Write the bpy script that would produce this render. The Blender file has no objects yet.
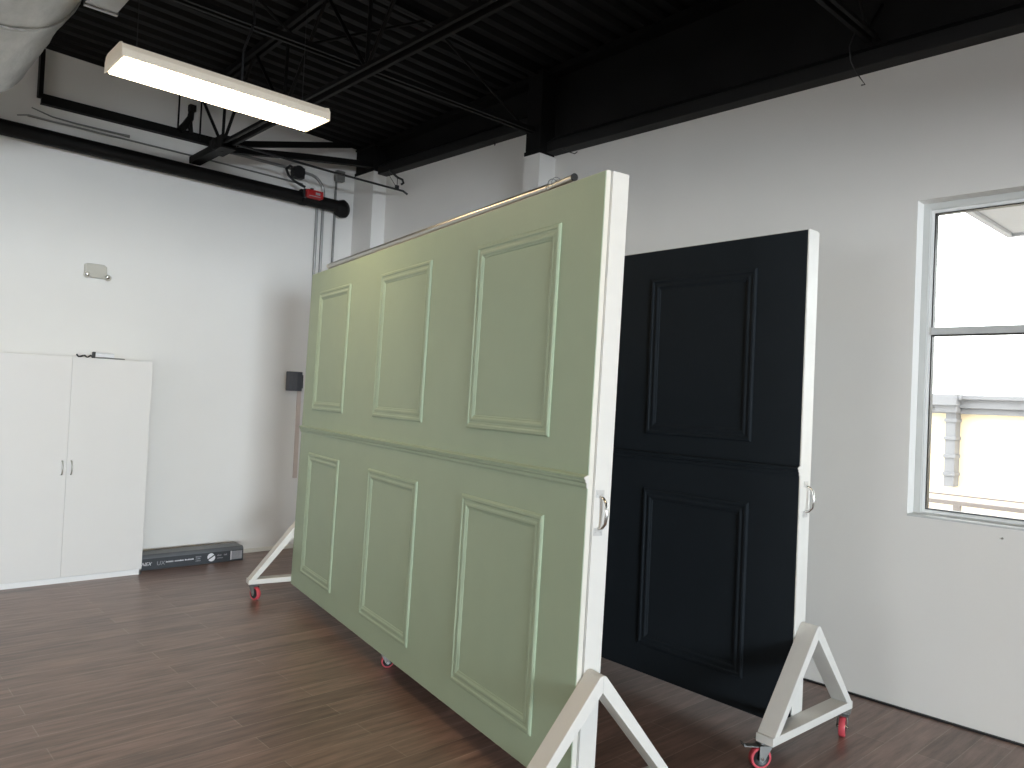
import bpy, bmesh, math, random
from mathutils import Vector, Matrix
random.seed(7)
PI = math.pi
sc = bpy.context.scene
C = sc.collection

# ---------------------------------------------------------------- camera
F, YAW, PITCH, ROLL, CAMH = 768.8, 0.7447, 0.0197, 0.0459, 1.638
fw = Vector((math.sin(YAW)*math.cos(PITCH), math.cos(YAW)*math.cos(PITCH), math.sin(PITCH)))
rt = Vector((math.cos(YAW), -math.sin(YAW), 0)); up = rt.cross(fw)
rt, up = rt*math.cos(ROLL)+up*math.sin(ROLL), -rt*math.sin(ROLL)+up*math.cos(ROLL)
cam = bpy.data.objects.new('camera', bpy.data.cameras.new('camera')); C.objects.link(cam)
M = Matrix((rt, up, -fw)).transposed().to_4x4(); M.translation = (0, 0, CAMH)
cam.matrix_world = M
cam.data.sensor_width = 36; cam.data.lens = F/1024*36; cam.data.clip_start = .05
sc.camera = cam

# ---------------------------------------------------------------- light and exposure
sc.view_settings.view_transform = 'Standard'; sc.view_settings.look = 'None'
sc.view_settings.gamma = 1; sc.view_settings.exposure = 0.0
sc.view_settings.use_curve_mapping = False
w = bpy.data.worlds.new('sky'); sc.world = w; w.use_nodes = True
bg = w.node_tree.nodes['Background']; bg.inputs[0].default_value = (.97, .98, 1, 1); bg.inputs[1].default_value = 8.0

def area(name, loc, rot, sx, sy, power, col):
    l = bpy.data.lights.new(name, 'AREA'); l.shape = 'RECTANGLE'; l.size = sx; l.size_y = sy
    l.energy = power; l.color = col
    o = bpy.data.objects.new(name, l); C.objects.link(o); o.location = loc; o.rotation_euler = rot
    return o
# daylight entering the shopfront windows of the rear wall
area('daylight_front', (-4.5, -19.8, 1.7), (PI/2, 0, 0), 5.6, 2.7, 4400, (.79, .90, 1))
# daylight entering the window on the left wall
area('daylight_left', (-8.35, 1.6, 1.7), (PI/2, 0, -PI/2), 2.6, 1.6, 40, (.93, .96, 1))

# ---------------------------------------------------------------- materials
MAT = {}
def mat(name, col, rough=.5, metal=0, noise=0, scale=8, bump=0, emit=None, spec=None, stretch=None):
    m = bpy.data.materials.new(name); m.use_nodes = True; nt = m.node_tree; b = nt.nodes['Principled BSDF']
    b.inputs['Base Color'].default_value = (*col, 1); b.inputs['Roughness'].default_value = rough
    b.inputs['Metallic'].default_value = metal
    if spec is not None: b.inputs['Specular IOR Level'].default_value = spec
    if noise or bump:
        tc = nt.nodes.new('ShaderNodeTexCoord'); n = nt.nodes.new('ShaderNodeTexNoise')
        n.inputs['Scale'].default_value = scale; n.inputs['Detail'].default_value = 6
        src = tc.outputs['Object']
        if stretch:
            mp = nt.nodes.new('ShaderNodeMapping'); mp.inputs['Scale'].default_value = stretch
            nt.links.new(src, mp.inputs[0]); src = mp.outputs[0]
        nt.links.new(src, n.inputs['Vector'])
        if noise:
            r = nt.nodes.new('ShaderNodeValToRGB')
            r.color_ramp.elements[0].position = .3; r.color_ramp.elements[1].position = .7
            r.color_ramp.elements[0].color = (*[c*(1-noise) for c in col], 1)
            r.color_ramp.elements[1].color = (*[min(1, c*(1+noise)) for c in col], 1)
            nt.links.new(n.outputs[0], r.inputs[0]); nt.links.new(r.outputs[0], b.inputs['Base Color'])
        if bump:
            bp = nt.nodes.new('ShaderNodeBump'); bp.inputs['Strength'].default_value = bump; bp.inputs['Distance'].default_value = .01
            nt.links.new(n.outputs[0], bp.inputs['Height']); nt.links.new(bp.outputs[0], b.inputs['Normal'])
    if emit:
        b.inputs['Emission Color'].default_value = (*emit[0], 1); b.inputs['Emission Strength'].default_value = emit[1]
    MAT[name] = m; return m
mat('wall_paint', (.77, .755, .72), .75, noise=.012, scale=2.5, bump=.02)
mat('white_paint', (.655, .64, .60), .45, noise=.02, scale=14, bump=.03)
mat('trim_cream', (.68, .66, .59), .5, noise=.02, scale=10)
mat('sage_paint', (.352, .436, .308), .5, noise=.02, scale=5, bump=.02)
mat('navy_paint', (.0150, .0195, .0240), .7, spec=.12, noise=.04, scale=5, bump=.02)
mat('black_steel', (.0055, .0050, .0047), .62, noise=.25, scale=6, bump=.05, spec=.2)
mat('black_deck', (.0085, .0082, .0080), .7, noise=.3, scale=3, spec=.2)
mat('beam_black', (.0105, .0105, .0105), .6, noise=.2, scale=3, spec=.3)
mat('black_plastic', (.012, .012, .013), .45, noise=.1, scale=20)
mat('galvanised', (.36, .36, .35), .38, .85, noise=.10, scale=7, bump=.15)
mat('duct_foil', (.37, .36, .335), .30, .65, noise=.22, scale=9, bump=1.0, stretch=(1, .35, 1.6))
mat('grey_metal', (.24, .24, .23), .45, .6, noise=.08, scale=20)
mat('chrome', (.62, .61, .58), .22, 1, noise=.03, scale=30)
mat('plate_silver', (.55, .54, .52), .5, .5, noise=.03, scale=30)
mat('nickel', (.50, .48, .44), .28, 1, noise=.03, scale=30)
mat('white_laminate', (.71, .70, .68), .5, noise=.008, scale=4)
mat('plinth_white', (.80, .80, .79), .5, noise=.01, scale=4)
mat('red_rubber', (.56, .07, .09), .4, noise=.06, scale=30)
mat('red_enamel', (.42, .012, .014), .4, noise=.05, scale=20)
mat('speaker_grey', (.075, .080, .095), .6, noise=.06, scale=90, bump=.2)
mat('beige_plastic', (.50, .48, .42), .45, noise=.03, scale=20)
mat('carton', (.042, .047, .054), .5, noise=.10, scale=12)
mat('carton_lid', (.12, .13, .14), .45, noise=.06, scale=12)
mat('print_white', (.75, .76, .78), .6, noise=.03, scale=40)
mat('print_grey', (.30, .31, .33), .6, noise=.10, scale=60)
mat('tan_reflection', (.60, .51, .45), .55, noise=.04, scale=12)
mat('outside_wall', (.78, .64, .44), .85, noise=.03, scale=3)
mat('outside_grey', (.18, .18, .19), .7, noise=.05, scale=3)
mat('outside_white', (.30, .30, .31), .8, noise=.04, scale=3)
mat('outside_ground', (.42, .41, .39), .9, noise=.08, scale=1)
mat('sash_white', (.78, .79, .78), .4, noise=.01, scale=10)
mat('sash_grey', (.55, .56, .55), .45, noise=.02, scale=10)
mat('outside_rail', (.19, .165, .155), .7, noise=.05, scale=8)
mat('frame_grey', (.56, .57, .55), .45, noise=.01, scale=10)
mat('gasket', (.012, .012, .012), .5, noise=.1, scale=20)
mat('lamp_housing', (.66, .63, .56), .4, emit=((1, .82, .60), .22), noise=.01, scale=10)
mat('lamp_glow', (.9, .88, .82), .4, emit=((1, .77, .48), 21.0), noise=.01)
g = bpy.data.materials.new('window_glass'); g.use_nodes = True; nt = g.node_tree; nt.nodes.clear()
o_ = nt.nodes.new('ShaderNodeOutputMaterial'); mx = nt.nodes.new('ShaderNodeMixShader'); tr = nt.nodes.new('ShaderNodeBsdfTransparent')
gl = nt.nodes.new('ShaderNodeBsdfGlossy'); gl.inputs['Roughness'].default_value = .02; fr = nt.nodes.new('ShaderNodeFresnel')
tr.inputs[0].default_value = (.95, .97, .96, 1)
nt.links.new(fr.outputs[0], mx.inputs[0]); nt.links.new(tr.outputs[0], mx.inputs[1]); nt.links.new(gl.outputs[0], mx.inputs[2]); nt.links.new(mx.outputs[0], o_.inputs[0])
MAT['window_glass'] = g

def floor_mat():
    m = bpy.data.materials.new('walnut_planks'); m.use_nodes = True; nt = m.node_tree; b = nt.nodes['Principled BSDF']; L = nt.links.new
    tc = nt.nodes.new('ShaderNodeTexCoord')
    mp = nt.nodes.new('ShaderNodeMapping'); mp.inputs['Location'].default_value = (.35, -.078, 0); L(tc.outputs['Object'], mp.inputs[0])
    br = nt.nodes.new('ShaderNodeTexBrick'); L(mp.outputs[0], br.inputs['Vector'])
    br.inputs['Scale'].default_value = 1; br.inputs['Brick Width'].default_value = 1.22; br.inputs['Row Height'].default_value = .146
    br.inputs['Mortar Size'].default_value = .0022; br.inputs['Mortar Smooth'].default_value = .2; br.offset = .37; br.offset_frequency = 2
    br.inputs['Color1'].default_value = (.160, .103, .086, 1); br.inputs['Color2'].default_value = (.235, .154, .130, 1)
    br.inputs['Mortar'].default_value = (.30, .23, .19, 1)  # seams paler in colour for the reflection off the plank bevels
    m2 = nt.nodes.new('ShaderNodeMapping'); m2.inputs['Scale'].default_value = (1.3, 11, 1); L(tc.outputs['Object'], m2.inputs[0])
    n = nt.nodes.new('ShaderNodeTexNoise'); n.inputs['Scale'].default_value = 2.2; n.inputs['Detail'].default_value = 8; n.inputs['Roughness'].default_value = .62; L(m2.outputs[0], n.inputs['Vector'])
    cr = nt.nodes.new('ShaderNodeValToRGB'); cr.color_ramp.elements[0].position = .32; cr.color_ramp.elements[1].position = .72
    cr.color_ramp.elements[0].color = (.62, .62, .62, 1); cr.color_ramp.elements[1].color = (1.55, 1.5, 1.45, 1); L(n.outputs[0], cr.inputs[0])
    mu = nt.nodes.new('ShaderNodeMix'); mu.data_type = 'RGBA'; mu.blend_type = 'MULTIPLY'; mu.inputs[0].default_value = 1
    L(br.outputs['Color'], mu.inputs[6]); L(cr.outputs[0], mu.inputs[7]); L(mu.outputs[2], b.inputs['Base Color'])
    n2 = nt.nodes.new('ShaderNodeTexNoise'); n2.inputs['Scale'].default_value = 1.6; n2.inputs['Detail'].default_value = 5; L(tc.outputs['Object'], n2.inputs['Vector'])
    mr = nt.nodes.new('ShaderNodeMapRange'); mr.inputs['To Min'].default_value = .29; mr.inputs['To Max'].default_value = .34; L(n2.outputs[0], mr.inputs[0]); L(mr.outputs[0], b.inputs['Roughness'])
    bp = nt.nodes.new('ShaderNodeBump'); bp.inputs['Strength'].default_value = .35; bp.inputs['Distance'].default_value = .004
    mm = nt.nodes.new('ShaderNodeMath'); mm.operation = 'MULTIPLY_ADD'; mm.inputs[1].default_value = -1.2; L(br.outputs['Fac'], mm.inputs[0]); L(n.outputs[0], mm.inputs[2])
    L(mm.outputs[0], bp.inputs['Height']); L(bp.outputs[0], b.inputs['Normal'])
    b.inputs['Specular IOR Level'].default_value = .65
    MAT['floor'] = m
floor_mat()

# ---------------------------------------------------------------- mesh helpers
def new(): return bmesh.new()
def box(bm, a, b, bev=0):
    x0, y0, z0 = a; x1, y1, z1 = b
    vs = [bm.verts.new(v) for v in ((x0,y0,z0),(x1,y0,z0),(x1,y1,z0),(x0,y1,z0),(x0,y0,z1),(x1,y0,z1),(x1,y1,z1),(x0,y1,z1))]
    fs = [bm.faces.new([vs[i] for i in f]) for f in ((0,3,2,1),(4,5,6,7),(0,1,5,4),(1,2,6,5),(2,3,7,6),(3,0,4,7))]
    if bev:
        es = list({e for f in fs for e in f.edges})
        bmesh.ops.bevel(bm, geom=es, offset=bev, segments=2, profile=.6, affect='EDGES')
    return vs
def prism(bm, pts, d, bev=0):
    """closed polygon of 3D points extruded by vector d"""
    d = Vector(d); a = [bm.verts.new(p) for p in pts]; b = [bm.verts.new(Vector(p)+d) for p in pts]; n = len(pts)
    fs = [bm.faces.new(a[::-1]), bm.faces.new(b)] + [bm.faces.new((a[i], a[(i+1) % n], b[(i+1) % n], b[i])) for i in range(n)]
    if bev:
        es = list({e for f in fs for e in f.edges}); bmesh.ops.bevel(bm, geom=es, offset=bev, segments=2, profile=.6, affect='EDGES')
def tube(bm, pts, r, seg=12, cap=True):
    pts = [Vector(p) for p in pts]; rings = []; prev = None
    for i, p in enumerate(pts):
        if i == 0: t = pts[1]-p
        elif i == len(pts)-1: t = p-pts[i-1]
        else: t = (pts[i+1]-p).normalized()+(p-pts[i-1]).normalized()
        t.normalize()
        if prev is None: u = t.orthogonal().normalized()
        else: u = (prev-t*prev.dot(t)).normalized()
        prev = u; v = t.cross(u); rr = r[i] if isinstance(r, (list, tuple)) else r
        rings.append([bm.verts.new(p+(u*math.cos(2*PI*k/seg)+v*math.sin(2*PI*k/seg))*rr) for k in range(seg)])
    for a, b in zip(rings, rings[1:]):
        for k in range(seg): bm.faces.new((a[k], a[(k+1) % seg], b[(k+1) % seg], b[k]))
    if cap: bm.faces.new(rings[0][::-1]); bm.faces.new(rings[-1])
def arc(c, r, a0, a1, n, ax1, ax2):
    c = Vector(c); ax1 = Vector(ax1); ax2 = Vector(ax2)
    return [c+ax1*(r*math.cos(a0+(a1-a0)*i/n))+ax2*(r*math.sin(a0+(a1-a0)*i/n)) for i in range(n+1)]
def bar(bm, a, b, w, h, upv=(0, 0, 1)):
    """rectangular bar from a to b, w wide sideways, h along upv"""
    a = Vector(a); b = Vector(b); t = (b-a).normalized(); s = t.cross(Vector(upv))
    if s.length < 1e-4: s = t.orthogonal()
    s.normalize(); u = s.cross(t)
    vs = [[bm.verts.new(p+s*(w/2*i)+u*(h/2*j)) for i, j in ((-1,-1),(1,-1),(1,1),(-1,1))] for p in (a, b)]
    for k in range(4): bm.faces.new((vs[0][k], vs[0][(k+1) % 4], vs[1][(k+1) % 4], vs[1][k]))
    bm.faces.new(vs[0][::-1]); bm.faces.new(vs[1])
def lathe(bm, prof, c, axis, seg=28, cap=True):
    """profile of (radius, distance along axis)"""
    c = Vector(c); ax = Vector(axis).normalized(); u = ax.orthogonal().normalized(); v = ax.cross(u)
    rings = [[bm.verts.new(c+ax*d+(u*math.cos(2*PI*k/seg)+v*math.sin(2*PI*k/seg))*r) for k in range(seg)] for r, d in prof]
    for a, b in zip(rings, rings[1:]):
        for k in range(seg): bm.faces.new((a[k], a[(k+1) % seg], b[(k+1) % seg], b[k]))
    if cap: bm.faces.new(rings[0][::-1]); bm.faces.new(rings[-1])
    else:
        for k in range(seg): bm.faces.new((rings[-1][k], rings[-1][(k+1) % seg], rings[0][(k+1) % seg], rings[0][k]))
def sweep_rect(bm, y0, y1, z0, z1, prof, x0=0, sx=-1):
    """mitred moulding round a rectangle in the local y-z plane; profile (inset from outer edge, height)"""
    loops = []
    for wi, h in prof:
        loops.append([bm.verts.new((x0+sx*h, y, z)) for y, z in ((y0+wi, z0+wi), (y1-wi, z0+wi), (y1-wi, z1-wi), (y0+wi, z1-wi))])
    for a, b in zip(loops, loops[1:]+loops[:1]):
        for k in range(4): bm.faces.new((a[k], a[(k+1) % 4], b[(k+1) % 4], b[k]))
def obj(name, bm, m, parent=None, smooth=False, matrix=None):
    bmesh.ops.recalc_face_normals(bm, faces=bm.faces)
    me = bpy.data.meshes.new(name); bm.to_mesh(me); bm.free()
    mats = m if isinstance(m, (list, tuple)) else [m]
    for k in mats: me.materials.append(MAT[k])
    if smooth:
        for p in me.polygons: p.use_smooth = True
        try: me.set_sharp_from_angle(angle=math.radians(38))
        except Exception: pass
    o = bpy.data.objects.new(name, me); C.objects.link(o)
    if parent: o.parent = parent
    if matrix is not None: o.matrix_local = matrix
    return o
def tag(o, label, cat, group=None):
    o['label'] = label; o['category'] = cat
    if group: o['group'] = group
    return o
def thing(name, label, cat, loc=(0, 0, 0), rotz=0, group=None):
    o = bpy.data.objects.new(name, None); C.objects.link(o); o.location = loc; o.rotation_euler = (0, 0, rotz)
    o.empty_display_size = .1
    return tag(o, label, cat, group)
def struct(name, bm, m, smooth=False, matrix=None):
    o = obj(name, bm, m, None, smooth, matrix); o['kind'] = 'structure'; return o
def text(name, s, m, parent, loc, size, rot=(PI/2, 0, 0), shear=0, ex=.0004):
    cu = bpy.data.curves.new(name, 'FONT'); cu.body = s; cu.size = size; cu.extrude = ex; cu.shear = shear
    t = bpy.data.objects.new('tmp', cu); C.objects.link(t)
    dg = bpy.context.evaluated_depsgraph_get(); me = bpy.data.meshes.new_from_object(t.evaluated_get(dg))
    bpy.data.objects.remove(t); me.materials.clear(); me.materials.append(MAT[m])
    o = bpy.data.objects.new(name, me); C.objects.link(o); o.parent = parent; o.location = loc; o.rotation_euler = rot
    return o

# ================================================================= THE ROOM
YB, XL, YF, ZT = 7.36, -8.5, -20.0, 6.0
def deckz(x, y): return 4.36-.03*(max(x, -2)-1.6)-.04*(max(y, -3)-YB)
WR = Matrix.Translation((4.63, 1.0, 0)) @ Matrix.Rotation(.026, 4, 'Z')      # right wall frame: local x out of the room, local y = y-1
def rw(s, d, z): return WR @ Vector((d, s-1, z))

bm = new(); box(bm, (XL-.2, YF-.2, -.06), (5.3, YB+.2, 0)); struct('floor', bm, 'floor')
bm = new(); box(bm, (XL-.2, YB, 0), (4.9, YB+.2, ZT)); struct('wall_back', bm, 'wall_paint')
# left wall with a window opening
bm = new()
box(bm, (XL-.2, YF, 0), (XL, .2, ZT)); box(bm, (XL-.2, 3.0, 0), (XL, YB, ZT)); box(bm, (XL-.2, .2, 0), (XL, 3.0, .8)); box(bm, (XL-.2, .2, 2.6), (XL, 3.0, ZT))
struct('wall_left', bm, 'wall_paint')
bm = new()
box(bm, (XL-.2, YF-.2, 0), (-7.4, YF, ZT)); box(bm, (-1.6, YF-.2, 0), (5.5, YF, ZT)); box(bm, (-7.4, YF-.2, 0), (-1.6, YF, .2)); box(bm, (-7.4, YF-.2, 3.2), (-1.6, YF, ZT))
struct('wall_front', bm, 'wall_paint')
# right wall, pierced by the window
S0, S1, Z0, Z1 = .36, 1.668, 1.094, 2.872
bm = new()
for a, b in (((0, YF-1, 0), (.2, S0-1, ZT)), ((0, S1-1, 0), (.2, YB-1.0+.2, ZT)), ((0, S0-1, 0), (.2, S1-1, Z0)), ((0, S0-1, Z1), (.2, S1-1, ZT))): box(bm, a, b)
struct('wall_right', bm, 'wall_paint', matrix=WR)
# boxed-in columns
bm = new(); box(bm, (4.313, 6.975, 0), (4.60, YB, 3.975)); struct('trim_1', bm, 'wall_paint')
bm = new(); box(bm, (4.352, 4.515, 0), (4.60, 4.695, 3.67)); struct('trim_2', bm, 'wall_paint')
# baseboard at the back wall; only a thin dark line along the right wall
bm = new(); prism(bm, [(0, YB, 0), (0, YB-.022, 0), (0, YB-.022, .012), (0, YB-.012, .034), (0, YB, .036)], (4.313, 0, 0)); o = struct('baseboard_back', bm, 'trim_cream')
bm = new(); prism(bm, [(-.010, -4.4, 0), (-.010, -4.4, .010), (0, -4.4, .012), (0, -4.4, 0)], (0, 10.3, 0)); struct('dark_line_right', bm, 'black_plastic', matrix=WR)

# window in the right wall
FZ = Z0-.032
bm = new(); sweep_rect(bm, S0-1, S1-1, FZ, Z1, [(0, 0), (0, .058), (.003, .060), (.036, .060), (.038, .056), (.046, .054), (.046, 0)], .160, -1)
win = struct('window_1', bm, 'frame_grey', matrix=WR)
bm = new(); sweep_rect(bm, S0-1+.040, S1-1-.040, FZ+.040, Z1-.040, [(0, 0), (0, .052), (.002, .055), (.016, .055), (.020, .050), (.020, 0)], .160, -1); obj('sash', bm, 'sash_white', win)
bm = new(); sweep_rect(bm, S0-1+.060, S1-1-.060, FZ+.060, Z1-.060, [(0, 0), (0, .044), (.006, .044), (.006, 0)], .150, -1); obj('gasket', bm, 'gasket', win)
bm = new(); box(bm, (.098, S0-1+.03, 2.114), (.150, S1-1-.058, 2.156), .003); obj('transom_bar', bm, 'sash_grey', win)
bm = new(); box(bm, (.100, S0-1+.03, 2.106), (.140, S1-1-.064, 2.1135)); obj('gasket', bm, 'gasket', win)
bm = new(); box(bm, (.125, S0-1+.05, FZ+.05), (.129, S1-1-.055, 2.115)); box(bm, (.125, S0-1+.05, 2.154), (.129, S1-1-.055, Z1-.055)); obj('pane', bm, 'window_glass', win)
bm = new(); box(bm, (-.004, S0-1, Z0-.010), (.100, S1-1, Z0+.002), .002); obj('sill', bm, 'sash_grey', win)

# added unseen bulkhead behind the camera, keeps daylight off the upper walls
bm = new(); box(bm, (XL, -3.2, 2.82), (4.70, -3.0, 4.7)); struct('added_bulkhead', bm, 'wall_paint')

# rear and left windows that let the daylight in (behind the camera)
def plain_window(n, mtx, w, h, cols):
    bm = new(); sweep_rect(bm, -w/2, w/2, -h/2, h/2, [(0, 0), (0, .06), (.05, .06), (.05, 0)], 0, 1)
    for i in range(1, cols): y = -w/2+w*i/cols; box(bm, (0, y-.025, -h/2), (.06, y+.025, h/2))
    return struct(n, bm, 'sash_white', matrix=mtx)
plain_window('window_2', Matrix.Translation((-4.5, YF-.08, 1.7)) @ Matrix.Rotation(-PI/2, 4, 'Z'), 5.8, 3.0, 4)
plain_window('window_3', Matrix.Translation((XL-.1, 1.6, 1.7)), 2.8, 1.8, 2)

# corrugated roof deck, ribs running along x
bm = new(); pitch = .152; n = int((YB-YF+.4)/pitch)
rows = []
for i in range(n):
    y = YB+.2-i*pitch
    for dy, dz in ((0, 0), (.060, 0), (.085, .042), (.127, .042)): rows.append((y-dy, dz))
grid = []
for y, dz in rows: grid.append([bm.verts.new((x, y, deckz(x, y)+dz)) for x in (XL-.2, -2, 5.25)])
for a, b in zip(grid, grid[1:]):
    for k in (0, 1): bm.faces.new((a[k], a[k+1], b[k+1], b[k]))
struct('ceiling', bm, 'black_deck')
bm = new(); box(bm, (XL-.2, YF-.2, 4.97), (5.5, YB+.2, 5.05)); struct('roof', bm, 'black_deck')

# ================================================================= STEEL
# eaves beams along the right wall: web, lower flange, upper flange
def eave(y0, y1, zb, label):
    t = thing('eaves_beam', label, 'beam', tuple(rw((y0+y1)/2, -.05, zb)), 0, None)
    inv = Matrix.Translation(t.location).inverted()
    def pt(bm): 
        for v in bm.verts: v.co = inv @ (WR @ v.co)
        return bm
    bm = new(); box(bm, (-.115, y0-1, zb), (-.0, y1-1, zb+.060), .006); 
    prism(bm, [(-.115, y0-1, zb+.055), (-.115, y0-1, zb+.085), (-.030, y0-1, zb+.15), (0, y0-1, zb+.15), (0, y0-1, zb+.055)], (0, y1-y0, 0)); obj('lower_flange', pt(bm), 'beam_black', t)
    bm = new(); n = 2
    zt0, zt1 = deckz(4.45, y0), deckz(4.45, y1)
    prism(bm, [(-.020, y0-1, zb+.10), (-.020, y1-1, zb+.10), (-.020, y1-1, zt1-.05), (-.020, y0-1, zt0-.05)], (.02, 0, 0)); obj('web', pt(bm), 'black_deck', t)
    bm = new(); prism(bm, [(-.13, y0-1, zt0-.055), (-.13, y1-1, zt1-.055), (-.13, y1-1, zt1-.004), (-.13, y0-1, zt0-.004)], (.13, 0, 0)); obj('upper_flange', pt(bm), 'black_steel', t)
    return t
eave(-3.0, 4.517, 3.685, 'long black steel beam on top of right wall above the window')
eave(4.694, 6.978, 3.945, 'short black steel beam between the two boxed columns')
def post(x0, y0, x1, y1, zb, label):
    zt = deckz(x0, y1)-.01; cx, cy = (x0+x1)/2, (y0+y1)/2
    t = thing('steel_column', label, 'column', (cx, cy, zb)); h = zt-zb; hx, hy = (x1-x0)/2, (y1-y0)/2
    bm = new(); box(bm, (-hx, -hy, 0), (hx, hy, h), .006); obj('shaft', bm, 'black_steel', t)
    bm = new(); box(bm, (-hx-.01, -hy-.01, h-.02), (hx, hy+.01, h), .002)
    box(bm, (-hx-.01, -hy-.004, -.0), (-hx+.004, hy+.004, .03), .001); obj('cap_plate', bm, 'black_steel', t)
post(4.355, 4.518, 4.53, 4.692, 3.672, 'black column head above the middle boxed column')
post(4.318, 6.98, 4.46, 7.35, 3.977, 'black column head in the corner above the boxed column')

# open-web joists
def joist(label, a, b, zb, nodes_b, nodes_t, along, gap=.058, tube_r=.0135, zoff=.0):
    ax = Vector((0, 1, 0)) if along == 'y' else Vector((1, 0, 0)); sd = Vector((1, 0, 0)) if along == 'y' else Vector((0, 1, 0))
    a = Vector(a); b = Vector(b); t = thing('roof_joist', label, 'joist', (a.x, a.y, zb))
    O = Vector((a.x, a.y, zb)); Lg = (b-a).length
    for s in (-1, 1):
        bm = new(); o1 = sd*(s*gap/2)
        bar(bm, o1, o1+ax*Lg, .007, .040); bar(bm, o1+sd*s*.010+Vector((0, 0, -.019)), o1+sd*s*.010+ax*Lg+Vector((0, 0, -.019)), .022, .006); obj('bottom_chord', bm, 'black_steel', t)
    def tz(u): P = O+ax*u; return deckz(P.x, P.y)-zb-.03
    bm = new()
    for s in (-1, 1): bar(bm, sd*(s*gap/2)+Vector((0, 0, tz(0))), sd*(s*gap/2)+ax*Lg+Vector((0, 0, tz(Lg))), .03, .05)
    obj('top_chord', bm, 'black_steel', t)
    for u0, u1 in nodes_b:
        bm = new(); tube(bm, [ax*u0, ax*u1+Vector((0, 0, tz(u1)))], tube_r, 8); obj('web_rod', bm, 'black_steel', t)
    return t
ns = []
for k in range(5):
    c = .66+1.17*k; ns += [(c, c-.56), (c, c+.02), (c, c+.60)]
# y-running joist: origin at the back wall end, running towards the camera
def yjoist():
    nodes = []
    for c in (6.66, 5.50, 4.33, 3.16, 1.99, .82):
        nodes += [(c+1.7, c+1.7+.56), (c+1.7, c+1.7-.02), (c+1.7, c+1.7-.58)]
    nodes = [q for q in nodes if q[1] < 9.0]
    return joist('black open-web roof joist running away to the back wall over the green panel', (2.585, -1.7, 0), (2.585, 7.30, 0), 3.725, nodes, None, 'y')
yj = yjoist()
bm = new(); bar(bm, (0, 8.22, -.01), (0, 9.0, -.01), .10, .06); bar(bm, (0, 8.22, .0), (0, 8.50, .0), .13, .11); lathe(bm, [(.0, -.09), (.05, -.085), (.06, 0), (.05, .085), (.0, .09)], (0, 8.36, 0), (1, 0, 0), 12); obj('gusset', bm, 'black_steel', yj)
nodes = []
for c in (1.95, 3.95): nodes += [(c, c-1.0), (c-1.95, c-1.0)]
joist('black open-web roof joist meeting the middle boxed column', (.3, 4.61, 0), (4.36, 4.61, 0), 3.875, nodes, None, 'x', gap=.034, tube_r=.010)
nodes = []
for c in (.7, 1.7, 2.7, 3.7): nodes += [(c, c-.5), (c, c+.5)]
joist('black open-web roof joist landing on the long eaves beam', (.7, 1.90, 0), (4.50, 1.90, 0), 3.84, nodes, None, 'x', gap=.034, tube_r=.010)

# bridging bars round the joist end near the back wall
def onebar(name, label, cat, pts, r, m='black_steel', seg=8, group=None):
    O = Vector(pts[0]); bm = new(); tube(bm, [Vector(p)-O for p in pts], r, seg)
    o = obj(name, bm, m, None, True); o.location = O; return tag(o, label, cat, group)
def flatbar(name, label, cat, a, b, w, h, m='black_steel', upv=(0, 0, 1)):
    O = Vector(a); bm = new(); bar(bm, (0, 0, 0), Vector(b)-O, w, h, upv)
    bar(bm, Vector((0, 0, -h/2+.004)), Vector(b)-O+Vector((0, 0, -h/2+.004)), w*2.2, .008, upv)
    o = obj(name, bm, m); o.location = O; return tag(o, label, cat)
flatbar('ledger_angle', 'black steel angle lying along the back wall up to the joist end', 'angle', (1.335, 7.33, 3.935), (2.76, 7.33, 3.945), .03, .085)
bm = new(); box(bm, (-.018, -.03, 0), (.018, .03, .40), .002); box(bm, (-.018, -.05, 0), (-.012, -.03, .40)); o = obj('upright_angle', bm, 'black_steel'); o.location = (1.325, 7.325, 3.94)
tag(o, 'black upright steel angle on the back wall beside the round duct', 'angle')
flatbar('bridging_bar', 'black bridging bar from joist end to corner, upper of the two', 'brace', (2.70, 6.62, 3.76), (4.10, 7.10, 4.215), .03, .055)
flatbar('bridging_bar', 'black bridging bar from joist end to corner, sagging lower one', 'brace', (2.62, 6.72, 3.715), (3.55, 7.0, 3.935), .035, .06)
bb = flatbar('bridging_bar', 'black flat bar ending at the corner column, level piece', 'brace', (3.55, 7.0, 3.935), (4.32, 7.02, 4.045), .035, .06)
onebar('threaded_rod', 'thin black hanger rod beside the joist end, left one', 'rod', [(2.42, 7.3, 3.96), (2.42, 7.3, 4.32)], .008)
onebar('threaded_rod', 'thin black hanger rod behind the joist web, right one', 'rod', [(2.62, 7.3, 3.92), (2.62, 7.3, 4.32)], .008)
bm = new()
tube(bm, [(0, 0, 0), (.05, 0, .06), (.09, 0, .14), (.10, 0, .26)], [.03, .035, .03, .022], 8); tube(bm, [(.10, 0, .0), (.085, 0, .12)], .022, 8); box(bm, (.07, -.03, .20), (.13, .03, .26), .006)
o = obj('hanger_clamp', bm, 'black_steel'); o.location = (2.43, 7.28, 3.96); tag(o, 'black pipe clamp standing on the wall angle', 'clamp')

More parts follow.
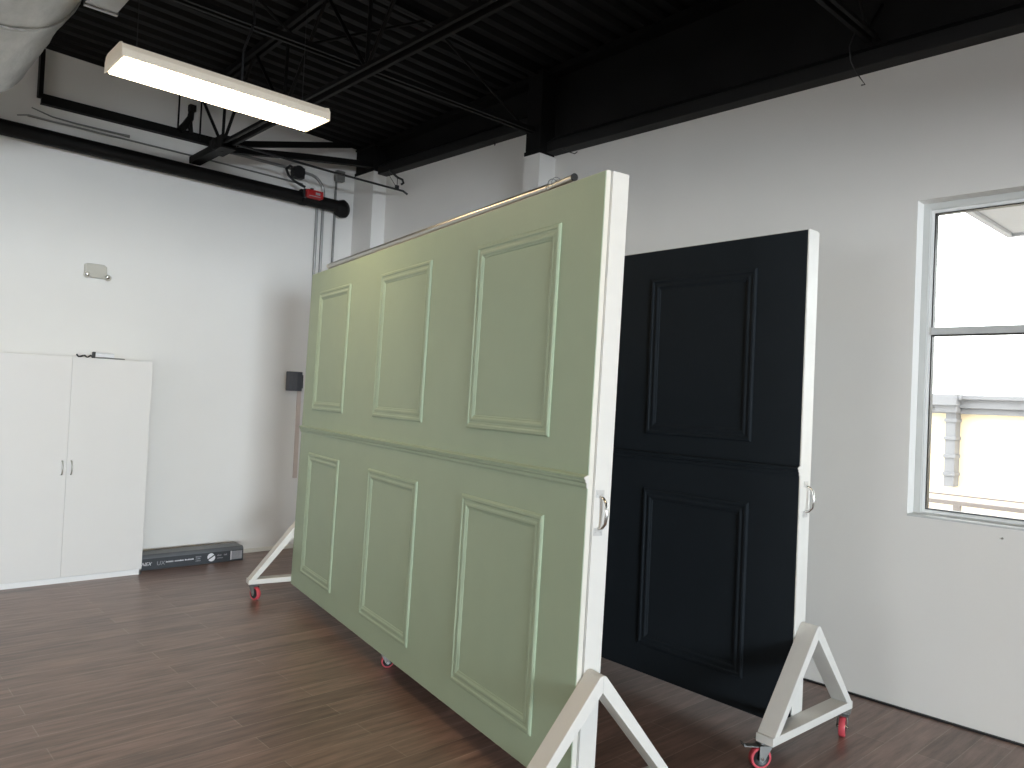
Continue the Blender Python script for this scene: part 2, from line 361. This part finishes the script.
# wall pipe with end coupling
def px(name, label, cat, x0, x1, y, z0, z1, r, m, group=None, seg=16): return onebar(name, label, cat, [(x0, y, z0), (x1, y, z1)], r, m, seg, group)
t = thing('sprinkler_pipe', 'thick black pipe running along the back wall with a round end', 'pipe', (.0, 7.245, 3.63))
bm = new(); tube(bm, [(-2.5, 0, 0), (4.08, .0, -.045)], .064, 20); obj('pipe', bm, 'black_steel', t, True)
bm = new(); lathe(bm, [(.050, -.07), (.070, -.06), (.078, -.03), (.092, -.02), (.094, .03), (.078, .05), (.0, .078)], (4.11, 0, -.062), (.45, -1, 0)); obj('end_coupling', bm, 'black_steel', t, True)
bm = new(); lathe(bm, [(.070, -.03), (.080, -.028), (.080, .028), (.070, .03)], (3.66, 0, -.032), (1, 0, 0)); obj('coupling', bm, 'black_steel', t, True)
t = thing('alarm_switch', 'red alarm switch box strapped on the black pipe', 'alarm', (3.715, 7.125, 3.615))
bm = new(); box(bm, (-.088, -.045, -.038), (.088, .035, .038), .008); obj('cover', bm, 'red_enamel', t)
bm = new(); box(bm, (-.07, -.047, -.030), (.055, -.0445, -.022)); box(bm, (.0, -.047, -.008), (.05, -.0445, .016)); obj('label_plate', bm, 'print_grey', t)
bm = new(); box(bm, (-.10, .0, -.045), (-.07, .035, .045), .004); tube(bm, [(-.02, 0, .035), (-.02, 0, .06)], .018, 10); obj('mount', bm, 'black_plastic', t)
t = thing('junction_box', 'round black junction box with looped black hose on back wall', 'junction box', (3.60, 7.25, 3.84))
bm = new(); lathe(bm, [(.0, -.002), (.062, 0), (.066, .012), (.066, .075), (.060, .082), (.0, .083)], (0, .05, 0), (0, -1, 0), 20); box(bm, (-.06, -.03, -.06), (.06, .05, .05), .01); obj('body', bm, 'black_plastic', t, True)
bm = new(); tube(bm, [(-.04, 0, .03), (-.11, -.03, .035), (-.155, -.05, -.01), (-.145, -.08, -.075), (-.09, -.11, -.130), (-.04, -.14, -.160), (.0, -.165, -.180)], .013, 10); obj('hose', bm, 'black_plastic', t, True)
# conduits
yy = 7.344
onebar('conduit', 'grey conduit running along the wall and bending down beside the pipe end', 'conduit', [(2.93, yy, 3.895), (3.60, yy, 3.89), (3.70, yy, 3.885)]+arc((3.765, yy, 3.70), .18, PI/2, 0, 8, (1, 0, 0), (0, 0, 1))+[(3.945, yy, 3.5), (3.95, yy, .6)], .015, 'galvanised', 10)
onebar('conduit', 'grey upright conduit left of the bent one in the corner', 'conduit', [(3.875, yy, 3.63), (3.88, yy, .6)], .015, 'galvanised', 10)
t = thing('switch_box', 'small square grey steel box on corner conduit with upright drop', 'box', (4.085, 7.27, 3.915))
bm = new(); box(bm, (-.045, -.03, -.055), (.045, .03, .055), .004); box(bm, (-.02, .03, -.04), (.02, .085, .04), .002); obj('box', bm, 'grey_metal', t)
onebar('conduit', 'thin grey upright conduit dropping from the square steel box', 'conduit', [(4.08, 7.335, 3.87), (4.075, 7.335, .6)], .012, 'grey_metal', 10)
onebar('cable', 'long thin black rod passing in front of the corner column', 'cable', [(2.65, 6.56, 3.735), (3.60, 6.56, 3.715), (4.32, 6.56, 3.710), (4.41, 6.56, 3.710), (4.455, 6.54, 3.68)], .011, 'black_plastic', 8)
t = thing('rod_hanger', 'black hook and thin wires holding the rod end by the corner', 'hanger', (4.32, 6.535, 3.715))
bm = new(); tube(bm, [(0, -.0, .02), (0, 0, .10)], .004, 6); tube(bm, [(0, 0, 0), (-.11, .02, .14)], .003, 6); obj('wire', bm, 'black_plastic', t)
bm = new(); box(bm, (-.02, -.008, -.02), (.02, .012, .03), .002); obj('clip', bm, 'black_plastic', t)
bm = new(); tube(bm, [(-.10, 0, .16), (0, 0, .11), (.06, 0, .10), (.075, 0, .07), (.05, 0, .05)], .012, 8); obj('hook', bm, 'black_plastic', t, True)
onebar('conduit', 'thin grey conduit lying just above the black wall pipe', 'conduit', [(1.25, 7.348, 3.775), (2.6, 7.348, 3.775), (3.7, 7.348, 3.76)], .008, 'grey_metal', 8)
onebar('cable', 'loose dark wire ending in a plug above the black wall pipe', 'cable', [(1.27, 7.32, 3.84), (1.42, 7.32, 3.805), (1.60, 7.32, 3.797), (1.95, 7.32, 3.80), (2.02, 7.32, 3.80)], [.005, .006, .008, .010, .014], 'grey_metal', 8)
onebar('cable', 'loose pale wire lying over the left end of the thin conduit', 'cable', [(1.17, 7.30, 3.745), (1.25, 7.29, 3.765), (1.5, 7.30, 3.76), (1.9, 7.31, 3.76)], .006, 'galvanised', 8)
for k, (y, x, lab) in enumerate(((1.97, 4.40, 'thin black wire dangling from beam high on the right wall'), (4.30, 4.50, 'short curled wire hanging from beam beside the middle column'), (5.25, 4.44, 'tangle of short wires under the beam between the columns'))):
    if k == 0: P = [(x, y, 3.86), (x-.02, y+.02, 3.78), (x, y+.02, 3.70), (x+.03, y, 3.64), (x+.09, y-.03, 3.575), (x+.085, y-.01, 3.575)]
    elif k == 1: P = [(x-.06, y+.05, 3.69), (x-.04, y, 3.66), (x, y-.04, 3.645), (x+.01, y-.06, 3.66)]
    else: P = [(x-.02, y+.10, 3.94), (x, y+.06, 3.915), (x, y, 3.91), (x+.01, y-.04, 3.94), (x+.01, y-.05, 3.90), (x, y-.08, 3.93)]
    onebar('wire', lab, 'wire', P, .004, 'black_plastic', 6)

# ================================================================= DUCT
t = thing('round_duct', 'large round foil-wrapped air duct at top left', 'duct', (.60, 5.0, 3.65))
def ring(y, r, n=40): return [(r*math.cos(2*PI*k/n), y, r*math.sin(2*PI*k/n)) for k in range(n)]
bm = new(); prev = None
random.seed(3)
ys = [-3.0+.1*i for i in range(37)]
for i, y in enumerate(ys):
    r = .352+random.uniform(-.004, .004)
    R = [bm.verts.new((x*(1+random.uniform(-.008, .008)), yy_, z*(1+random.uniform(-.008, .008)))) for x, yy_, z in ring(y, r)]
    if prev:
        for k in range(40): bm.faces.new((prev[k], prev[(k+1) % 40], R[(k+1) % 40], R[k]))
    prev = R
bm.faces.new(prev); obj('wrap', bm, 'duct_foil', t, True)
for y, r in ((.585, .352), (.17, .350), (-.62, .358), (-1.8, .352)):
    bm = new(); lathe(bm, [(r-.02, -.02), (r, -.018), (r+.003, 0), (r, .018), (r-.02, .02)], (0, y, 0), (0, 1, 0), 40); obj('band', bm, 'duct_foil', t, True)
t = thing('box_duct', 'rectangular sheet metal duct piece beside the round duct at the top edge', 'duct', (.7, 3.8, 3.70))
bm = new(); box(bm, (.285, -.9, -.105), (.44, .70, .26), .004); obj('body', bm, 'galvanised', t)
bm = new()
box(bm, (.285, .68, -.112), (.448, .705, .268), .003); obj('flange', bm, 'galvanised', t)

# ================================================================= CEILING LIGHT
t = thing('ceiling_light', 'long glowing wraparound fluorescent light hanging from the roof', 'light', (1.775, 4.58, 3.36))
hx, hy = .610, .158
bm = new(); prism(bm, [(-hx, -hy, .004), (-hx, -hy-.002, .045), (-hx, -hy+.018, .078), (-hx, -hy+.05, .088), (-hx, hy-.05, .088), (-hx, hy-.018, .078), (-hx, hy+.002, .045), (-hx, hy, .004)], (2*hx, 0, 0), .002); obj('housing', bm, 'lamp_housing', t)
bm = new(); box(bm, (-hx+.014, -hy+.014, -.006), (hx-.014, hy-.014, .006), .003); obj('diffuser', bm, 'lamp_glow', t)
for s in (-1, 1):
    bm = new(); prism(bm, [(s*hx, -hy-.004, -.004), (s*hx, -hy-.004, .05), (s*hx, -hy+.016, .082), (s*hx, -hy+.05, .092), (s*hx, hy-.05, .092), (s*hx, hy-.016, .082), (s*hx, hy+.004, .05), (s*hx, hy+.004, -.004)], (s*.006, 0, 0)); obj('end_cap', bm, 'lamp_housing', t)
bm = new(); tube(bm, [(.1, 0, .088), (.1, 0, .32), (.16, 0, .52), (.12, -.02, .80), (.10, 0, 1.06)], .008, 8); obj('supply_cable', bm, 'black_plastic', t, True)
bm = new(); tube(bm, [(-.50, 0, .088), (-.50, 0, 1.10)], .002, 6); obj('hanger_wire', bm, 'black_plastic', t)
bm = new(); tube(bm, [(.50, 0, .088), (.50, 0, 1.04)], .002, 6); obj('hanger_wire', bm, 'black_plastic', t)
def light_copy(root, loc, label):
    r = root.copy(); C.objects.link(r); r.location = loc; r['label'] = label
    for ch in root.children:
        c = ch.copy(); C.objects.link(c); c.parent = r
    return r
# unseen twins of it, added only for their light
light_copy(t, (1.3, .6, 3.36), 'added unseen fluorescent wraparound light above and behind the viewer, right')
light_copy(t, (-1.6, 3.0, 3.36), 'added fluorescent wraparound light on the left, out of the picture')
light_copy(t, (1.3, -4.0, 3.36), 'added unseen fluorescent wraparound light far behind the viewer')
light_copy(t, (1.3, -8.6, 3.36), 'added unseen fluorescent wraparound light near the shopfront windows')

# ================================================================= ROLLING PANELS
LP, TH, HP = 3.66, .117, 2.44
PROF = [(0, 0), (0, .0055), (.007, .011), (.018, .0115), (.024, .007), (.034, .0065), (.042, .0095), (.050, .009), (.058, .004), (.064, .003), (.066, 0)]
def caster(parent, pos, heading, r, H, label, brake):
    """pos: top plate centre; heading: rolling direction angle"""
    root = new(); x, y, z = pos
    d = Vector((math.cos(heading), math.sin(heading), 0)); ax = Vector((-math.sin(heading), math.cos(heading), 0)); P = Vector(pos)
    cen = P+d*(-.028)+Vector((0, 0, -H+r))
    bm = new(); bar(bm, P-d*.042+Vector((0, 0, -.003)), P+d*.042+Vector((0, 0, -.003)), .072, .006)
    lathe(bm, [(.0, 0), (.026, -.0), (.030, -.008), (.024, -.018), (.0, -.018)], P+Vector((0, 0, -.006)), (0, 0, 1), 16)
    c = obj('caster', bm, 'grey_metal', parent)
    bm = new()
    for s in (-1, 1):
        o1 = ax*(s*.023)
        prism(bm, [P+o1+d*.020+Vector((0, 0, -.022)), P+o1-d*.042+Vector((0, 0, -.022)), cen+o1-d*.014+Vector((0, 0, -.008)), cen+o1+Vector((0, 0, -.016)), cen+o1+d*.014+Vector((0, 0, -.004))], ax*(s*.003))
    bar(bm, P+d*.020+Vector((0, 0, -.022)), P-d*.042+Vector((0, 0, -.022)), .049, .004)
    obj('fork', bm, 'grey_metal', c)
    bm = new(); w = .0155
    lathe(bm, [(r*.76, -w), (r*.93, -w), (r, -w*.7), (r, w*.7), (r*.93, w), (r*.76, w)], cen, ax, 32, False); obj('tyre', bm, 'red_rubber', c, True)
    bm = new(); lathe(bm, [(.0, -w*.9), (r*.30, -w*.95), (r*.34, -w*.6), (r*.70, -w*.8), (r*.78, -w), (r*.78, w), (r*.70, w*.8), (r*.34, w*.6), (r*.30, w*.95), (.0, w*.9)], cen, ax, 24); obj('hub', bm, 'black_plastic', c, True)
    bm = new(); lathe(bm, [(.0, -.030), (.007, -.030), (.008, -.026), (.008, .026), (.007, .030), (.0, .030)], cen, ax, 12); obj('axle', bm, 'chrome', c, True)
    if brake:
        bm = new(); bar(bm, P-d*.02+Vector((0, 0, -.028)), P-d*.115+Vector((0, 0, -.020)), .034, .004); bar(bm, P-d*.105+Vector((0, 0, -.022)), P-d*.118+Vector((0, 0, -.008)), .040, .005); obj('brake_pedal', bm, 'grey_metal', c)
    return c
def rolling_panel(name, label, loc, ang, lean, gz, face, up3, lo3, zu, zl, zr, headings, xs=.033, xe=.002):
    root = thing(name, label, 'panel', loc, -ang)
    Lm = Matrix.Translation((0, 0, gz)) @ Matrix.Rotation(lean, 4, 'Y')
    k = dict(matrix=Lm)
    # carcass: white frame, faces, edge boards
    bm = new(); box(bm, (.031, 0, 0), (TH-.016, LP, HP), .002); o = obj('carcass', bm, 'white_paint', root, **k)
    bm = new(); box(bm, (xs, -.006, .0), (TH-xe, .030, HP+.001), .002); obj('end_board', bm, 'white_paint', root, **k)
    bm = new(); box(bm, (xs, LP-.03, .0), (TH-xe, LP+.006, HP+.001), .002); obj('end_board', bm, 'white_paint', root, **k)
    bm = new(); box(bm, (.0036, -.002, .001), (.026, LP+.002, HP), .0015); obj('edge_board', bm, 'trim_cream', root, **k)
    bm = new(); box(bm, (0, 0, .0), (.0035, LP, HP-.004)); obj('face_sheet', bm, face, root, **k)
    bm = new(); box(bm, (TH-.016, .001, .002), (TH, LP-.001, HP), .001); obj('back_sheet', bm, 'white_paint', root, **k)
    for (a, b), (z0, z1) in [(u, zu) for u in up3]+[(u, zl) for u in lo3]:
        bm = new(); sweep_rect(bm, a, b, z0, z1, PROF, 0, -1); obj('picture_moulding', bm, face, root, **k)
    zc = zr-.022
    RP = [(0, 0), (-.005, 0), (-.008, .008), (-.008, .019), (-.015, .025), (-.015, .033), (-.021, .037), (-.021, .044), (-.009, .050), (0, .051)]
    bm = new(); prism(bm, [(x, -.003, zc+z) for x, z in RP], (0, LP+.006, 0)); cr = obj('chair_rail', bm, face, root, **k)
    bm = new(); prism(bm, [(x*1.02, -.003, zc+z) for x, z in RP], (0, -.004, 0)); obj('rail_end', bm, 'white_paint', cr)
    # door pulls on both ends
    for s, y in ((-1, -.006), (1, LP+.006)):
        bm = new(); zc = 1.212-gz+.0; xc = .060
        pts = [(xc, y+s*.002, zc-.062), (xc+.004, y+s*.018, zc-.058), (xc+.006, y+s*.034, zc-.040), (xc+.007, y+s*.040, zc), (xc+.006, y+s*.034, zc+.040), (xc+.004, y+s*.018, zc+.058), (xc, y+s*.002, zc+.062)]
        tube(bm, pts, [.006, .006, .0065, .008, .0065, .006, .006], 12)
        h = obj('pull_handle', bm, 'chrome', root, True, **k)
        for q in (-1, 1):
            bm = new(); z = zc+q*.074; box(bm, (xc-.021, min(y, y+s*.003), z-.015), (xc+.021, max(y, y+s*.003), z+.015), .001)
            for xx in (-.012, .012): lathe(bm, [(.0, 0), (.0045, .0), (.0035, .002), (.0, .0025)], (xc+xx, y+s*.003, z), (0, s, 0), 10)
            obj('mounting_plate', bm, 'plate_silver', h)
    # A-frames with casters at both ends
    CX = .067; zb, zt = .128, .166; W = .387; AP = .606
    for s, y0 in ((-1, -.096), (1, LP+.008)):
        dv = (0, .088, 0)
        bm = new(); box(bm, (CX-W, y0, zb), (CX+W, y0+.088, zt), .003); fr = obj('support_frame', bm, 'white_paint', root)
        for q in (-1, 1):
            # leg as a mitred board in the x-z plane
            xo, xi = CX+q*(W-.012), CX+q*(W-.058)
            bm = new(); prism(bm, [(xo, y0, zt), (CX+q*.016, y0, AP-.002), (CX, y0, AP+.004), (CX, y0, AP-.062), (xi, y0, zt)], dv, .0025); obj('leg', bm, 'white_paint', fr)
        for q in (-1, 1):
            hd, brk = headings[(s, q)]
            caster(root, (CX+q*(W-.052), y0+.044-q*.021, zb), hd, .051, zb, '', brk)
    caster(root, (CX-.015, LP/2+.10, gz+.004), headings['mid'], .038, gz+.004, '', False)
    return root
LM = [(.275, .980), (1.497, 2.210), (2.760, 3.420)]
gp = rolling_panel('rolling_partition', 'sage green panelled partition on white wheeled A-frames', (2.226, 1.9885, 0), .1819, .0198, .1151, 'sage_paint',
    LM, LM, (1.372, 2.276), (.136, 1.046), 1.213,
    {(-1, -1): (PI*.3, True), (-1, 1): (PI*.75, False), (1, -1): (PI*.62, False), (1, 1): (.3, False), 'mid': PI*.92})
LN = [(.268, .953), (1.49, 2.18), (2.71, 3.40)]
npn = rolling_panel('rolling_partition', 'navy black panelled partition standing between green one and right wall', (3.5995, 1.8036, 0), .0274, -.0033, .1013, 'navy_paint',
    LN, LN, (1.374, 2.272), (.160, 1.060), 1.245,
    {(-1, -1): (-.55, True), (-1, 1): (.36, False), (1, -1): (PI*.6, False), (1, 1): (.3, False), 'mid': PI*.9}, xs=.004, xe=.030)

# rod lying on the green panel's top edge
t = thing('curtain_rod', 'long nickel curtain rod lying along the top of the green partition', 'rod', (2.383, 2.40, 2.578))
b0 = Vector((2.886-2.383-.022, 5.296-2.40-.12, -.004)); a1 = Vector((0, 0, 0)); a0 = Vector((2.331-2.383, 2.200-2.40, 0))
bm = new(); tube(bm, [b0, a1], .019, 16); obj('outer_tube', bm, 'nickel', t, True)
bm = new(); tube(bm, [a1, a0*.985], .0145, 16); obj('inner_tube', bm, 'nickel', t, True)
bm = new(); tube(bm, [a0*.96, a0], .0162, 16); dd = a0.normalized(); lathe(bm, [(.0, 0), (.0145, 0), (.0145, .001), (.0, .001)], a0, dd, 16); obj('end_plug', bm, 'black_plastic', t, True)
bm = new(); lathe(bm, [(.0, 0), (.019, 0), (.020, .01), (.019, .03), (.0, .03)], b0, (b0-a1).normalized(), 16); obj('finial', bm, 'trim_cream', t, True)
for q in (.15, .30):
    c = a0*q; bm = new(); u = Vector((1, 0, 0)); tube(bm, arc(c+Vector((0, 0, .004)), .028, -.6, PI+.9, 12, (-.98, .17, 0), (0, 0, 1)), .002, 6); obj('clip_ring', bm, 'grey_metal', t)

# ================================================================= CABINET
t = thing('storage_cabinet', 'tall white two-door cabinet against the back wall', 'cabinet', (1.585, 6.95, 0))
cx0, cx1, D, H = -.615, .615, .395, 1.817
bm = new(); box(bm, (cx0, .018, .045), (cx1, D, H-.018), .001); box(bm, (cx0, .0, H-.018), (cx1, D, H), .001); box(bm, (cx0, -.0, .0), (cx0+.016, D, H)); box(bm, (cx1-.016, 0, 0), (cx1, D, H)); obj('body', bm, 'white_laminate', t)
bm = new(); box(bm, (cx0, .0, 0), (cx1, .018, .044), .001); obj('plinth', bm, 'plinth_white', t)
for s in (-1, 1):
    a, b = (cx0+.002, -.0006) if s < 0 else (.0006, cx1-.002)
    bm = new(); box(bm, (a, -.016, .048), (b, .002, H-.002), .0015); d = obj('door', bm, 'white_laminate', t)
    x = s*.033; bm = new()
    tube(bm, [(x, -.016, .872), (x, -.036, .876), (x, -.044, .90), (x, -.046, .926), (x, -.044, .952), (x, -.036, .976), (x, -.016, .980)], .006, 10); obj('handle', bm, 'nickel', d, True)
# oddments on top
t = thing('charger_block', 'small white plastic charger lying on top of the cabinet', 'charger', (1.83, 6.99, 1.817))
bm = new(); box(bm, (-.075, -.04, 0), (.07, .04, .046), .012); box(bm, (.01, -.02, .036), (.04, .02, .048), .004); obj('body', bm, 'print_white', t)
bm = new(); box(bm, (-.095, -.03, .001), (-.072, .0, .052), .003); obj('plug', bm, 'black_plastic', t)
bm = new(); tube(bm, [(-.08, -.046, .006), (0, -.05, .007), (.08, -.046, .005), (.15, -.03, .005)], .005, 8); obj('cord', bm, 'grey_metal', t, True)
o = onebar('cable', 'short coil of black cable on top of the cabinet, left', 'cable', [(1.62+.02*i, 6.97+.014*math.sin(i*2.2), 1.829+.010*math.cos(i*2.4)) for i in range(8)], .0075, 'black_plastic', 8)

# ================================================================= LONG CARTON
t = thing('carton', 'long low dark grey carton on floor beside the cabinet', 'box', (2.225, 7.06, 0))
bm = new(); box(bm, (0, 0, 0), (.92, .20, .112), .002); obj('body', bm, 'carton', t)
bm = new(); prism(bm, [(.0, -.002, .100), (.0, -.002, .116), (.0, .018, .134), (.0, .185, .134), (.0, .202, .116), (.0, .202, .100)], (.92, 0, 0)); bmesh.ops.translate(bm, verts=bm.verts, vec=(-.002, 0, 0)); obj('lid', bm, 'carton_lid', t)
text('lettering', 'NEX', 'print_white', t, (.005, -.0018, .040), .042, shear=.4)
text('lettering', 'UX', 'print_grey', t, (.135, -.0018, .036), .050, shear=.1)
def fine_print(x, z, n, h, m):          # printing too small to read: a row of tiny uneven strokes
    bm = new(); u = x
    for k in range(n):
        wd = h*random.uniform(.3, .7)
        if k % 9 != 8: box(bm, (u, -.0016, z), (u+wd, -.0004, z+h*random.uniform(.65, 1)))
        u += wd+h*.22
    obj('fine_print', bm, m, t)
fine_print(.215, .052, 26, .013, 'print_white')
fine_print(.475, .068, 6, .011, 'print_grey')
fine_print(.475, .050, 6, .011, 'print_grey')
fine_print(.475, .032, 6, .011, 'print_grey')
bm = new()
def halfdisc(a0, off): 
    pts = [(.617+off[0]+.033*math.cos(a0+PI*i/14), -.0012, .056+off[1]+.033*math.sin(a0+PI*i/14)) for i in range(15)]
    prism(bm, pts, (0, -.0008, 0))
halfdisc(.55, (-.003, .004)); halfdisc(.55+PI, (.003, -.005)); obj('round_emblem', bm, 'print_white', t)
fine_print(.672, .062, 4, .014, 'print_grey'); fine_print(.735, .062, 3, .014, 'print_grey')
fine_print(.672, .038, 9, .010, 'print_grey')
bm = new(); box(bm, (.800, -.0022, .016), (.908, -.0002, .094)); obj('label_patch', bm, 'print_grey', t)
bm = new(); box(bm, (.797, -.0026, .014), (.806, -.0004, .096)); obj('label_stripe', bm, 'print_white', t)

# ================================================================= WALL FIXTURES
t = thing('emergency_light', 'small beige emergency light with two lamps high on back wall', 'light', (1.812, YB, 2.575))
bm = new(); prism(bm, [(-.085, -.0, -.05), (-.085, 0, .055), (-.065, 0, .062), (.06, 0, .062), (.085, 0, .045), (.09, 0, -.058), (-.06, 0, -.058)], (0, -.055, 0), .008); obj('housing', bm, 'beige_plastic', t)
for q, (x, z) in enumerate(((-.066, -.028), (.085, -.036))):
    bm = new(); lathe(bm, [(.0, 0), (.018, .004), (.026, .022), (.027, .034), (.022, .036), (.0, .030)], (x, -.052, z), (.2 if q else -.3, -.8, -.5), 18); lm = obj('lamp_head', bm, 'beige_plastic', t, True)
    bm = new(); ax = Vector((.2 if q else -.3, -.8, -.5)).normalized(); lathe(bm, [(.0, .0), (.019, .0), (.012, .007), (.0, .009)], Vector((x, -.052, z))+ax*.032, ax, 18); obj('lens', bm, 'chrome', lm, True)
t = thing('wall_speaker', 'small dark grey speaker on bracket beside green partition', 'speaker', (3.665, 7.22, 1.62))
bm = new(); prism(bm, [(-.070, .06, 0), (-.070, -.02, 0), (-.055, -.04, 0), (.0, -.05, 0), (.055, -.04, 0), (.070, -.02, 0), (.070, .06, 0)], (0, 0, .195), .006); obj('cabinet', bm, 'speaker_grey', t)
bm = new(); box(bm, (.072, -.0, .03), (.090, .03, .165), .003); box(bm, (.02, .06, .07), (.05, .14, .12), .004); box(bm, (.055, .02, .08), (.088, .10, .11), .003); obj('bracket', bm, 'black_plastic', t)
bm = new(); box(bm, (-.022, -.012, 0), (.022, .0, .93), .003); o = obj('reflection_strip', bm, 'tan_reflection'); o.location = (3.785, YB, .72)  # light-brown reflection on the wall, painted as a tan strip
tag(o, 'narrow tan strip painting a reflection on the wall below the speaker', 'reflection')
bm = new(); lathe(bm, [(.0, 0), (.006, 0), (.005, .004), (.0, .006)], (0, 0, 0), (-1, 0, 0), 10); o = obj('wall_screw', bm, 'nickel'); o.location = rw(1.20, -.0, 1.03)
tag(o, 'tiny screw head in the right wall below the window', 'screw')

# ================================================================= OUTSIDE
bm = new(); box(bm, (5.1, -14, -.5), (30, 16, -.35)); struct('ground_outside', bm, 'outside_ground')
t = thing('neighbour_building', 'pale sunlit building with grey cornice seen through the window', 'building', (12, 2, -.35))
bm = new(); box(bm, (0, -9, 0), (4, 9, 2.13)); obj('wall', bm, 'outside_wall', t)
bm = new(); box(bm, (-.16, -9.1, 2.15), (4, 9.1, 2.33), .01); box(bm, (-.10, -9.1, 2.07), (.1, 9.1, 2.15), .01); box(bm, (-.22, -9.1, 2.27), (.1, 9.1, 2.33), .01); obj('cornice', bm, 'outside_grey', t)
bm = new(); box(bm, (-.20, 1.67, 1.05), (.02, 1.80, 2.1), .01)
for z in (1.2, 1.45, 1.7, 1.95): box(bm, (-.22, 1.655, z), (.02, 1.815, z+.05), .008)
obj('pilaster', bm, 'outside_grey', t)
bm = new(); box(bm, (-.34, 1.63, 2.18), (.0, 2.04, 2.33), .01); box(bm, (-.30, 1.60, 2.26), (.0, 2.1, 2.34), .01); box(bm, (-.28, 1.64, 2.08), (.0, 1.92, 2.2), .02); obj('capital', bm, 'outside_grey', t)
t = thing('railing', 'low pale railing outside below the window view', 'railing', (8, 2, -.35))
bm = new(); box(bm, (-.03, -5, 1.185), (.03, 5, 1.225), .004); box(bm, (-.015, -5, 1.27), (.015, 5, 1.285), .002); obj('top_rail', bm, 'outside_rail', t)
for k in range(9):
    bm = new(); y = -4.55+k*1.0+.0; box(bm, (-.03, y-.03, 0), (.03, y+.03, 1.19), .004); obj('baluster', bm, 'outside_rail', t)
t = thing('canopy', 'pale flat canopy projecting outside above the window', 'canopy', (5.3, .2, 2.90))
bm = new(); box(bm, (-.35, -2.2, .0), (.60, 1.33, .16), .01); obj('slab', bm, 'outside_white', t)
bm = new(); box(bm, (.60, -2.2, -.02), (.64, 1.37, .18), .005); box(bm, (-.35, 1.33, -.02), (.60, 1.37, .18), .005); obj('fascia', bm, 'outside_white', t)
